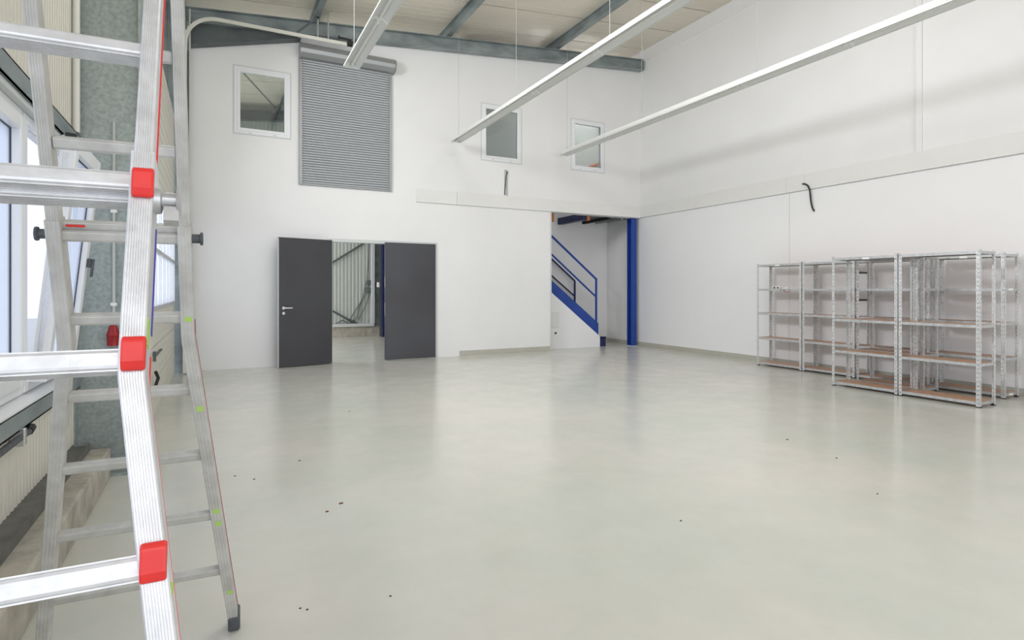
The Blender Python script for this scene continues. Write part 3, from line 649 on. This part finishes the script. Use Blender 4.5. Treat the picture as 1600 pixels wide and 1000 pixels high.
# ================================================================== HANGING LAMPS
def lamp(pn_, pf_, label, skip=()):
    # pn_: near point, pf_: far end (x,y) at Z
    Z = 4.28
    pf_ = Vector((pf_[0], pf_[1], Z)); pn_ = Vector((pn_[0], pn_[1], Z)); d = (pn_-pf_).normalized(); L = (pn_-pf_).length; sd = Vector((0,0,1)).cross(d).normalized(); up = Vector((0,0,1))
    t = thing('trunking_lamp', label, 'lamp', tuple((pn_+pf_)/2), 'fluorescent trunking lamps hung from the roof')
    w, hh, th = 0.105, 0.055, 0.003
    # housing (spine)
    build('housing', MB().obox((pn_+pf_)/2+up*(hh+0.022), d*L/2, sd*0.032, up*0.024), 'lamp', t, bevel=0.004)
    # reflector: inverted trough
    prof = [(-w, 0), (-0.034, hh), (0.034, hh), (w, 0), (w-0.001, -0.012), (w-0.005, -0.012), (w-0.006, 0), (0.032, hh-0.005), (-0.032, hh-0.005), (-w+0.006, 0), (-w+0.005, -0.012), (-w+0.001, -0.012)]
    nseg = max(1, int(round(L/1.53))); sg = L/nseg
    for i in range(nseg):
        a = pf_+d*(i*sg+0.004); b = pf_+d*((i+1)*sg-0.004)
        vs = [q+sd*u+up*v_ for q in (a, b) for u, v_ in prof]; n_ = len(prof)
        mb = MB().add(vs, [(k, (k+1) % n_, n_+(k+1) % n_, n_+k) for k in range(n_)]+[tuple(range(n_)), tuple(range(n_, 2*n_))])
        build('reflector', mb, 'lamp', t)
        build('fluorescent_tube', MB().tube([a+d*0.06+up*0.018, b-d*0.06+up*0.018], 0.013, 8), 'tube', t, smooth=True)
        for q in (a+d*0.035, b-d*0.035): build('lampholder', MB().obox(q+up*0.024, d*0.02, sd*0.017, up*0.026), 'sticker', t, bevel=0.003)
    build('end_cap', MB().prism([pf_-d*0.006+sd*u+up*v_ for u, v_ in [(-w, -0.012), (w, -0.012), (0.034, hh+0.046), (-0.034, hh+0.046)]], d*0.008), 'lamp', t)
    k = 0; s0 = 0.16
    while s0 < L:
        q = pf_+d*s0; 
        build('suspension_wire', MB().tube([q+up*(hh+0.04), Vector((q.x, q.y, roofz(q.x)-0.197))], 0.0035, 5), 'wire', t)
        build('hook', MB().obox(q+up*(hh+0.055), d*0.02, sd*0.008, up*0.012), 'wire', t)
        s0 += 2.45
    return t
lamp((1.57, 0.6), (1.600, 7.70), 'white fluorescent lamp in front of the roller shutter, leftmost of the three')
lamp((4.15, -0.5), (4.245, 10.66), 'white fluorescent lamp crossing the middle upper window, middle of the three')
lamp((6.70, -0.5), (6.75, 10.66), 'white fluorescent lamp nearest the right wall, rightmost of the three')

# ================================================================== SHELVING
def post_mesh(h=1.80, w=0.037):
    mb = MB(); t = 0.0025
    # L angle with real slots: two flanges, each three strips and rungs between slots
    def flange(ax):
        def bx(u0, u1, z0, z1):
            if ax == 'x': mb.box((u0, 0, z0), (u1, t, z1))
            else: mb.box((0, u0, z0), (t, u1, z1))
        bx(0, 0.013, 0.006, h); bx(0.024, w, 0.006, h)
        z = 0.006; step = 0.05
        while z < h-0.001:
            bx(0.013, 0.024, z, min(h, z+0.029)); z += step
    flange('x'); flange('y')
    return mb
units = []
def make_unit(label, Wd=0.88, Dp=0.36, H=1.82, levels=(0.065, 0.505, 0.945, 1.37, 1.80)):
    # local: x 0..Dp (front is x=0), y 0..Wd
    t = thing('shelving_unit', label, 'shelf', (0,0,0), 'galvanised boltless shelving units by the right wall')
    for (sx, sy) in ((0,0), (0,1), (1,0), (1,1)):
        mb = post_mesh(H)
        mb.v = [Vector(((Dp-v.x) if sx else v.x, (Wd-v.y) if sy else v.y, v.z)) for v in mb.v]
        p = build('post', mb, 'perf', t)
        cxp, cyp = (Dp-0.018 if sx else 0.018), (Wd-0.018 if sy else 0.018)
        build('foot', MB().box((cxp-0.02, cyp-0.02, 0), (cxp+0.02, cyp+0.02, 0.012)), 'black', p)
    for z in levels:
        mb = MB(); e = 0.0035
        rh = 0.034
        mb.box((e, 0.02, z-rh), (e+0.003, Wd-0.02, z)).box((Dp-e-0.003, 0.02, z-rh), (Dp-e, Wd-0.02, z))
        mb.box((0.02, e, z-rh), (Dp-0.02, e+0.003, z)).box((0.02, Wd-e-0.003, z-rh), (Dp-0.02, Wd-e, z))
        mb.box((e+0.003, 0.02, z-rh), (e+0.02, Wd-0.02, z-rh+0.003)).box((Dp-e-0.02, 0.02, z-rh), (Dp-e-0.003, Wd-0.02, z-rh+0.003))
        mb.box((e+0.003, 0.02, z-0.010), (e+0.02, Wd-0.02, z-0.007)).box((Dp-e-0.02, 0.02, z-0.010), (Dp-e-0.003, Wd-0.02, z-0.007))
        s = build('shelf_frame', mb, 'galv_light', t)
        build('shelf_board', MB().box((0.008, 0.008, z-0.0068), (Dp-0.008, Wd-0.008, z-0.001)), 'board', s)
    return t
def copy_unit(src, label):
    r = src.copy(); COL.objects.link(r); r['label'] = label
    for ch in list(src.children):
        c = ch.copy(); COL.objects.link(c); c.parent = r
        for g2 in ch.children:
            d_ = g2.copy(); COL.objects.link(d_); d_.parent = c
    return r
full = make_unit('galvanised shelving unit at the far left end of the row along the wall')
u2 = copy_unit(full, 'galvanised shelving unit second from the far end of the row along the wall')
u3 = copy_unit(full, 'galvanised shelving unit along the wall right behind the front pair')
u4 = copy_unit(full, 'galvanised shelving unit along the wall at the right edge of the picture')
four = make_unit('galvanised shelving unit at the front right with one shelf missing', levels=(0.065, 0.505, 0.945, 1.80))
v1 = copy_unit(four, 'galvanised shelving unit at the front left of the two standing before the wall row')
w1 = copy_unit(full, 'galvanised shelving unit sandwiched between the front left unit and the wall row')
XU = 8.675
full.location = (XU, 6.33, 0); u2.location = (XU, 5.43, 0); u3.location = (XU, 4.52, 0); u4.location = (XU, 3.55, 0)
four.location = (7.765, 3.41, 0); v1.location = (7.765, 4.305, 0); w1.location = (8.19, 4.22, 0)
w1.rotation_euler = (0, 0, 0)
for l_, o_ in enumerate((full, u2, u3, u4, four, v1, w1)): OFF[o_.name] = Vector(o_.location)
# side bars on the end of unit 2
o = build('side_bar', MB().box((0.02, 0.002, 1.60), (0.34, 0.006, 1.63)).box((0.02, 0.002, 1.18), (0.34, 0.006, 1.21)), 'steel_dark', None); o.parent = u2
# stickers
for (u, y, z) in ((full, 0.42, 1.775), (v1, 0.36, 1.775), (u4, 0.40, 1.775)):
    o = build('sticker', MB().box((0.0008, y, z-0.014), (0.0034, y+0.09, z+0.014)), 'sticker', None); o.parent = u
o = build('sticker', MB().box((0.10, 0.0005, 1.345), (0.22, 0.0034, 1.368)), 'sticker', None); o.parent = u4
o = build('sticker', MB().box((0.12, 0.0005, 0.035), (0.22, 0.0034, 0.058)), 'sticker', None); o.parent = u4
# small things on the second shelf of the far unit
t = thing('terminal_block', 'small white electrical part with black sockets on the far shelving unit', 'electric part', (8.70, 6.90, 1.371))
build('body', MB().box((8.69, 6.75, 1.371), (8.74, 6.90, 1.405)), 'sticker', t, bevel=0.004)
build('socket', MB().box((8.687, 6.77, 1.378), (8.691, 6.81, 1.398)), 'black', t); build('socket', MB().box((8.687, 6.84, 1.378), (8.691, 6.88, 1.398)), 'black', t)
t = thing('cable_coil', 'thin red and white cable loops hanging over the far shelf edge', 'cable', (8.68, 6.65, 1.371))
for k, (yy, r_, m_) in enumerate(((6.68, 0.045, 'wire'), (6.60, 0.05, 'red_dark'))):
    build('loop', MB().tube([(8.672+0.01*math.cos(a_*0.5), yy+r_*math.cos(a_), 1.36+0.8*r_*math.sin(a_)-0.01) for a_ in [i_*math.pi/8+math.pi*0.95 for i_ in range(10)]], 0.005, 5, Vector((1,0,0))), m_, t)
build('connector', MB().box((8.68, 6.58, 1.371), (8.72, 6.66, 1.395)), 'sticker', t, bevel=0.003)

# ================================================================== LADDER
def frame_axes(yaw, lean):
    r = Vector((math.cos(yaw), math.sin(yaw), 0)); b = Vector((-math.sin(yaw), math.cos(yaw), 0))
    u = Vector((0,0,1))*math.cos(lean)+b*math.sin(lean); n = r.cross(u); return r, u, n
ld = thing('stepladder', 'large worn aluminium telescopic stepladder with red clips in the left foreground', 'ladder', (-0.25, 1.5, 0))
def ribbed(w, dep, ribs=7, g=0.0012):
    # profile in (r, n): front face at n=+dep/2 with grooves
    pr = [(-w/2, -dep/2), (w/2, -dep/2), (w/2, dep/2-0.002), (w/2-0.002, dep/2)]
    x = w/2-0.003; st = (w-0.006)/ribs
    for i in range(ribs):
        xa = x-i*st
        pr += [(xa-st*0.25, dep/2), (xa-st*0.38, dep/2-g), (xa-st*0.62, dep/2-g), (xa-st*0.75, dep/2)]
    pr += [(-w/2+0.002, dep/2), (-w/2, dep/2-0.002)]
    return pr
def sweepL(mb, O, r, u, n, pts, prof, drop=0):
    # pts (rr, tt) in ladder plane; profile in fixed r,n axes
    vs = []; m_ = len(prof)
    for rr_, tt in pts:
        for a_, b_ in prof: vs.append(O+r*(rr_+a_)+u*tt+n*(b_+drop))
    fs = []
    for i in range(len(pts)-1):
        for j in range(m_): fs.append((i*m_+j, i*m_+(j+1) % m_, (i+1)*m_+(j+1) % m_, (i+1)*m_+j))
    fs.append(tuple(range(m_))); fs.append(tuple((len(pts)-1)*m_+j for j in range(m_)))
    return mb.add(vs, fs)
def rung(O, r, u, n, ra, rb, tt, m_, name='rung', hgt_=0.030, dep=0.030, drop=0.0, tread=True):
    # rounded D profile in (u, n), grooved underside and top
    pr = [(-0.5, -0.35), (-0.5, 0.30), (-0.42, 0.46), (-0.30, 0.5), (0.30, 0.5), (0.42, 0.46), (0.5, 0.30), (0.5, -0.35), (0.40, -0.5), (-0.40, -0.5)]
    vs = [O+r*rr_+u*(tt+a_*hgt_)+n*(b_*dep+drop) for rr_ in (ra, rb) for a_, b_ in pr]; k = len(pr)
    mb = MB().add(vs, [(j, (j+1) % k, k+(j+1) % k, k+j) for j in range(k)]+[tuple(range(k)), tuple(range(k, 2*k))])
    if tread:
        for i in range(5):
            off = (-0.3+i*0.15)*dep
            for sgn in (-1, 1):
                mb.obox(O+r*(ra+rb)/2+u*(tt+sgn*hgt_*0.5)+n*(off+drop), r*(abs(rb-ra)/2-0.003), u*0.0012, n*0.0015)
    return build(name, mb, m_, ld)

# ---- front half
Of = Vector((-0.108, 1.105, 1.746)); rf, uf, nf_ = frame_axes(-0.018, 0.379); sF = 0.26; Of = Of-nf_*0.03
w_o, w_i, dp_ = 0.0305, 0.0245, 0.060
cR = 0.0135; wid = 0.335
bend = -2.12*sF; flare = 0.14
tb_ = -Of.z/uf.z
def flF(tt): return 0 if tt > bend else (bend-tt)*flare
for side in (1, -1):
    cx_ = cR if side == 1 else -wid-cR
    st_top = 4.35*sF
    inner = build('inner_stile', sweepL(MB(), Of, rf, uf, nf_, [(cx_, -1.7*sF), (cx_, st_top)], ribbed(w_i, 0.052, 6)), 'alu', ld)
    outer = build('outer_stile', sweepL(MB(), Of, rf, uf, nf_, [(cx_, -0.77*sF), (cx_, bend+0.02), (cx_+side*0.0015, bend), (cx_+side*flF(tb_+0.03), tb_+0.03)], ribbed(w_o, dp_, 8)), 'alu', ld)
    build('rubber_foot', MB().obox(Of+rf*(cx_+side*flF(tb_+0.02))+uf*(tb_+0.035), rf*0.022, uf*0.030, nf_*0.036), 'rubber', outer, bevel=0.005)
    if side == 1:
        ex = w_o/2+0.0006
        # red edge strips on the rear arris
        build('red_strip', MB().obox(Of+rf*(cx_+w_i/2+0.0006)+uf*((st_top-0.77*sF)/2)+nf_*(-0.020), rf*0.0012, uf*((st_top+0.77*sF)/2-0.002), nf_*0.003), 'red', inner)
        build('red_strip', sweepL(MB(), Of, rf, uf, nf_, [(cx_+ex, -1.95*sF), (cx_+ex, bend), (cx_+ex+flF(tb_+0.1), tb_+0.1)], [(-0.001, -0.029), (0.001, -0.029), (0.001, -0.0245), (-0.001, -0.0245)]), 'red', outer)
        build('blue_sticker', MB().obox(Of+rf*(cx_+ex)+uf*(-1.50*sF)+nf_*(-0.026), rf*0.0008, uf*0.085, nf_*0.004), 'bluestick', outer)
        for kk, hh_, col in ((-1.86, 0.020, 'green'), (-3.16, 0.016, 'green')):
            tt = kk*sF
            build('paint_mark', MB().obox(Of+rf*(cx_+w_o/2+flF(tt)+0.0004)+uf*tt+nf_*0.010, rf*0.0006, uf*hh_, nf_*0.012), col, outer)
# rungs
rung(Of, rf, uf, nf_, -wid, cR-0.01, 0.052*-sF+0.018, 'alu', hgt_=0.025, dep=0.036)
for k in (1, 2, 3, 4): rung(Of, rf, uf, nf_, -wid, 0, (-0.05+k*1.0)*sF, 'alu', hgt_=0.034, dep=0.036)
rung(Of, rf, uf, nf_, -wid, 0, -1.10*sF+0.022, 'alu', hgt_=0.016, dep=0.034, drop=-0.012)
for k in (1, 2, 3, 4, 5, 6):
    tt = -k*sF; fl = flF(tt)
    rung(Of, rf, uf, nf_, -wid-fl, fl+0.008, tt-0.003+(0.013 if k == 1 else 0), 'alu', hgt_=0.028, dep=0.032, drop=0.012)
    # red clip, stepped
    for side in (1, -1):
        cx_ = (cR+fl if side == 1 else -wid-cR-fl)
        mb = MB()
        pr = [(-0.034, 0.004), (-0.034, 0.010), (-0.022, 0.017), (0.010, 0.020), (0.018, 0.016), (0.018, 0.004)]
        vs = [Of+rf*(cx_+x_*0.0140+side*0.003)+uf*(tt+0.008+a_*0.87)+nf_*(dp_/2+b_-0.004) for x_ in (-1, 1) for a_, b_ in pr]; kq = len(pr)
        mb.add(vs, [(j, (j+1) % kq, kq+(j+1) % kq, kq+j) for j in range(kq)]+[tuple(range(kq)), tuple(range(kq, 2*kq))])
        build('red_clip', mb, 'red', ld, bevel=0.003, seg=2)
# locking knob right of rung 1
c = Of+rf*(cR+w_o/2)+uf*(-1.02*sF)+nf_*(-0.004)
mb = MB(); lathe(mb, c-rf*0.002, [(0, 0.022), (0.010, 0.020), (0.012, 0.013), (0.030, 0.013), (0.031, 0.022), (0.034, 0.024), (0.036, 0.020)], 16, rf)
mb.obox(c+rf*0.022-uf*0.026, rf*0.010, uf*0.012, nf_*0.010)
build('locking_knob', mb, 'galv_light', ld, smooth=True)

# ---- rear half
Ob = Vector((-0.075+0, 2.562, 0.037)); 
pB = (-0.075, 2.562, 0.037, -0.042, -0.341, 0.26, 0.287)
rb_, ub, nb = frame_axes(pB[3], pB[4])
Ob = Vector(pB[:3]); fr_r, fr_l = 0.104, 0.135; bendB = 4.7*0.26
def flB(tt, side): return 0 if tt > bendB else (bendB-tt)*(fr_r if side == 1 else fr_l)
t0 = -pB[2]/ub.z
for side in (1, -1):
    wi = 0.030; wo = 0.036
    cx_ = 0.017 if side == 1 else -pB[6]-0.017
    topB = (2.83-pB[2])/ub.z
    inner = build('inner_stile', sweepL(MB(), Ob, rb_, ub, nb, [(cx_, 5.2*0.26), (cx_, topB)], ribbed(wi, 0.050, 4, 0.001)), 'alu_old', ld)
    outer = build('outer_stile', sweepL(MB(), Ob, rb_, ub, nb, [(cx_, 6.18*0.26), (cx_, bendB+0.02), (cx_+side*0.001, bendB), (cx_+side*flB(t0+0.05, side), t0+0.05)], ribbed(wo, 0.060, 3, 0.0008)), 'alu_old', ld)
    foot = cx_+side*flB(t0+0.03, side)
    build('rubber_foot', MB().obox(Ob+rb_*foot+ub*(t0+0.045), rb_*0.022, ub*0.034, nb*0.036), 'rubber', outer, bevel=0.006)
    if side == 1:
        build('red_strip', sweepL(MB(), Ob, rb_, ub, nb, [(cx_+wo/2+0.0008, bendB+0.06), (cx_+wo/2+0.0008, bendB), (cx_+wo/2+0.0008+flB(t0+0.08, 1), t0+0.08)], [(-0.001, -0.029), (0.001, -0.029), (0.001, -0.022), (-0.001, -0.022)]), 'red_dark', outer)
        for (yy, hh_) in ((494, 0.010), (632, 0.012), (795, 0.012), (814, 0.012), (926, 0.010)):
            # height along stile from the photograph row
            best = min([i*0.005 for i in range(-10, 300)], key=lambda q: abs((lambda p: 453-F_PX*(p.z-CAM_H)/((p-CP).dot(Dv)))(Ob+rb_*cx_+ub*q)-yy))
            fl = flB(best, 1)
            build('paint_mark', MB().obox(Ob+rb_*(cx_+fl+0.004)+ub*best+nb*0.0305, rb_*0.010, ub*hh_*0.8, nb*0.0006), 'green', outer)
    # dark end knobs
    kz = 6.0*0.26
    mb = MB(); lathe(mb, Ob+rb_*(cx_+side*wo/2)+ub*kz-nb*0.005, [(0, 0.014), (0.022, 0.014), (0.023, 0.020), (0.030, 0.020)], 14, rb_*side)
    build('locking_knob', mb, 'rubber', ld, smooth=True)
for k in range(1, 7):
    tt = k*0.26
    rung(Ob, rb_, ub, nb, -pB[6]-flB(tt, -1), flB(tt, 1), tt, 'alu_old', hgt_=0.030, dep=0.030, drop=0.0)
rung(Ob, rb_, ub, nb, -pB[6], 0, 6.0*0.26+0.026, 'alu_old', hgt_=0.024, dep=0.028, drop=-0.018)
for k in (7, 8, 9, 10): rung(Ob, rb_, ub, nb, -pB[6], 0, k*0.26, 'alu_old', hgt_=0.032, dep=0.030)
build('red_label', MB().obox(Ob+rb_*(-pB[6]+0.03)+ub*(6*0.26+0.028)+nb*(0.0), rb_*0.022, ub*0.003, nb*0.002), 'red', ld)
# hinges at the top
for side in (1, -1):
    a_ = Of+rf*(cR if side == 1 else -wid-cR)+uf*(4.3*sF); b_ = Ob+rb_*(0.017 if side == 1 else -pB[6]-0.017)+ub*(topB-0.02)
    build('hinge', MB().obox((a_+b_)/2, rf*0.03, Vector((0, 0.10, 0)), Vector((0, 0, 0.05))), 'alu', ld, bevel=0.01)

# ================================================================== crumbs on the floor
for i, (x, y, s_) in enumerate([(533, 787, 0.012), (511, 800, 0.009)]):
    p = onZ(x, y, 0); mb = MB().obox(p+Vector((0,0,0.003)), Vector((s_, s_*0.2, 0)), Vector((-s_*0.1, s_*0.45, 0.001)), Vector((0,0,0.003)))
    tag(build('leaf_fragment', mb, 'leaf', bevel=0.001), ['larger brown leaf fragment on the bare floor right of the ladder', 'smaller brown leaf fragment on the bare floor right of the ladder'][i], 'leaf', 'brown leaf bits on the floor')
for x, y, s_, lb_ in [(397, 749, 0.006, 'dark crumb on the floor just right of the ladder rear foot, farther of a pair'), (367, 744, 0.006, 'dark crumb on the floor beside the ladder rear rail'), (468, 720, 0.008, 'dirt crumb on the floor between the ladder and the open door leaf'), (546, 643, 0.006, 'dark crumb on the floor nearest the double door'), (610, 932, 0.004, 'small dark crumb on the floor in the near foreground, rightmost there'), (469, 951, 0.004, 'left one of two tiny crumbs at the very front of the floor'), (480, 953, 0.004, 'right one of two tiny crumbs at the very front of the floor'), (1230, 687, 0.010, 'flat grey-brown fleck on the floor in front of the shelving'), (1307, 716, 0.008, 'dark fleck on the floor just in front of the front shelving corner'), (1371, 772, 0.006, 'dark crumb on the floor nearest the right foreground'), (1064, 814, 0.005, 'tiny crumb alone in the middle of the floor foreground')]:
    p = onZ(x, y, 0); mb = MB().obox(p+Vector((0,0,0.002)), Vector((s_, s_*0.2, 0)), Vector((-s_*0.2, s_*0.6, 0)), Vector((0,0,0.002)))
    tag(build('crumb', mb, 'crumb'), lb_, 'dirt', 'dark crumbs scattered on the floor')
